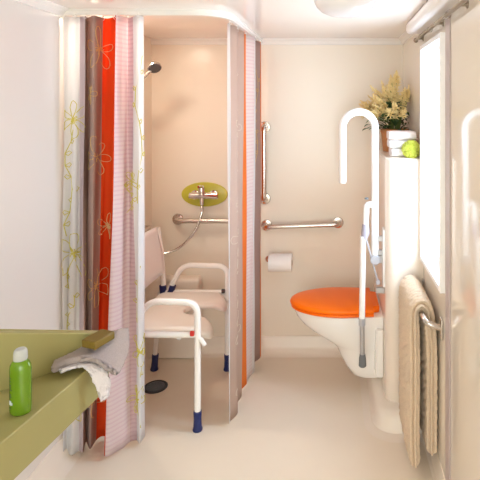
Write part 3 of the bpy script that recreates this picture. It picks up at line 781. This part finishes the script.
# wash cloths at the counter's tip
def sheet(name, ctrl, m, th_, label, cat, seed, amp=.0015):
    g = gridsurf(ctrl, 10, 10); rnd = random.Random(seed); mb = MB()
    nr, ncl = len(g), len(g[0])
    mb.add([p + Vector((rnd.uniform(-amp, amp), rnd.uniform(-amp, amp), rnd.uniform(-amp, amp))) for r in g for p in r], [(j*ncl+i, j*ncl+i+1, (j+1)*ncl+i+1, (j+1)*ncl+i) for j in range(nr-1) for i in range(ncl-1)])
    o = mb.build(name, m, origin=g[nr//2][ncl//2], solid=th_, smooth=None, fixn=False)
    o.data.polygons.foreach_set('use_smooth', [True] * len(o.data.polygons))
    return tag(o, label, cat, 'washcloths on the counter')
grey = [
 [P(57,353,1.535), P(76,345,1.575), P(98,336,1.600), P(116,330,1.625), P(128,328,1.645)],
 [P(56,359,1.512), P(74,352,1.545), P(96,345,1.570), P(116,340,1.600), P(129,341,1.625)],
 [P(54,364,1.485), P(74,357,1.515), P(96,353,1.535), P(114,352,1.570), P(127,354,1.590)],
 [P(52,369,1.462), P(72,359,1.490), P(93,357,1.505), P(108,364,1.525), P(119,372,1.545)],
 [P(53,372,1.455), P(73,363,1.480), P(92,360,1.492), P(106,368,1.505), P(115,374,1.530)],
]
sheet('washcloth', grey, M_terry_grey, .011, 'grey lilac terry washcloth folded over the end of the olive counter', 'washcloth', 3)
white = [
 [P(58,368,1.470), P(78,362,1.503), P(94,362,1.515), P(105,370,1.520), P(110,381,1.525), P(108,396,1.535)],
 [P(59,370,1.463), P(79,364,1.490), P(91,365,1.497), P(99,374,1.503), P(104,386,1.512), P(105,399,1.520)],
 [P(61,372,1.456), P(78,367,1.475), P(87,369,1.480), P(92,378,1.490), P(97,389,1.500), P(101,401,1.510)],
]
sheet('washcloth', white, M_terry_white, .008, 'white washcloth hanging down the front edge of the counter under the soap', 'washcloth', 4)
# soap bar
q0, q1, q2 = P(81,344,1.555), P(99,347,1.525), P(118,334,1.60)
sc_ = P(98.5, 341, 1.555); sc_.z += 0
so_ = MB()
ux = (Vector((q2.x - q1.x, q2.y - q1.y, 0))).normalized(); uy = Vector((-ux.y, ux.x, 0))
upv = Vector((0, 0, 1)); LX, LY, LZ = .041, .028, .0125
def sp(a, b, c): return sc_ + ux * a * LX + uy * b * LY + upv * (c * LZ + .006)
so_.add([sp(a, b, c) for a, b, c in [(-1,-1,-1),(1,-1,-1),(1,1,-1),(-1,1,-1),(-1,-1,1),(1,-1,1),(1,1,1),(-1,1,1)]], [(0,3,2,1),(4,5,6,7),(0,1,5,4),(1,2,6,5),(2,3,7,6),(3,0,4,7)])
# stamped oval on the top
tag(so_.build('soap_bar', M_soap, origin=sc_, bevel=(.004, 3)), 'olive brown block of soap lying on the grey washcloth', 'soap')

# ------------------------------------------------------------------ light
w = bpy.data.worlds.new('daylight'); bpy.context.scene.world = w; w.use_nodes = True
bg = w.node_tree.nodes['Background']; bg.inputs[0].default_value = (.81, .94, 1.08, 1); bg.inputs[1].default_value = 15.5
def area(name, loc, rot, sx, sy, power, col, portal=False):
    l = bpy.data.lights.new(name, 'AREA'); l.shape = 'RECTANGLE'; l.size = sx; l.size_y = sy; l.energy = power; l.color = col
    o = bpy.data.objects.new(name, l); C.objects.link(o); o.location = loc; o.rotation_euler = rot
    if portal: l.cycles.is_portal = True
    return o
area('window_daylight_portal', (XR + .09, (WY0 + WY1) / 2, (WZ0 + WZ1) / 2), (0, PI / 2, 0), WZ1 - WZ0, WY1 - WY0, 1, (1,1,1), True)
area('front_fill_light', (-.3, -2.4, 1.2), (math.radians(90), 0, 0), 1.3, 1.8, 62, (.74, .85, .86))  # added soft fill standing in for light from behind the camera
area('shower_fill_light', (-1.09, 2.52, H - .012), (0, 0, 0), .12, .14, 6.0, (1, .86, .70))  # added warm fill hidden by the curtain to brighten the shower, no fixture

# ------------------------------------------------------------------ camera and output look
cam = bpy.data.cameras.new('camera'); co = bpy.data.objects.new('camera', cam); C.objects.link(co)
co.location = (0, 0, CAMZ); co.rotation_euler = (PI / 2, 0, 0)
cam.sensor_width = 36; cam.lens = 36 * F / 480; cam.shift_x = (240 - CX) / 480; cam.shift_y = (CY - 240) / 480; cam.clip_start = .02
S_ = bpy.context.scene; S_.camera = co
S_.view_settings.view_transform = 'Standard'; S_.view_settings.look = 'None'; S_.view_settings.gamma = 1; S_.view_settings.use_curve_mapping = False
S_.view_settings.exposure = -0.12
S_.cycles.use_denoising = True
S_.cycles.max_bounces = 12; S_.cycles.diffuse_bounces = 8; S_.cycles.glossy_bounces = 6; S_.cycles.transparent_max_bounces = 12
S_.cycles.caustics_reflective = False; S_.cycles.caustics_refractive = False
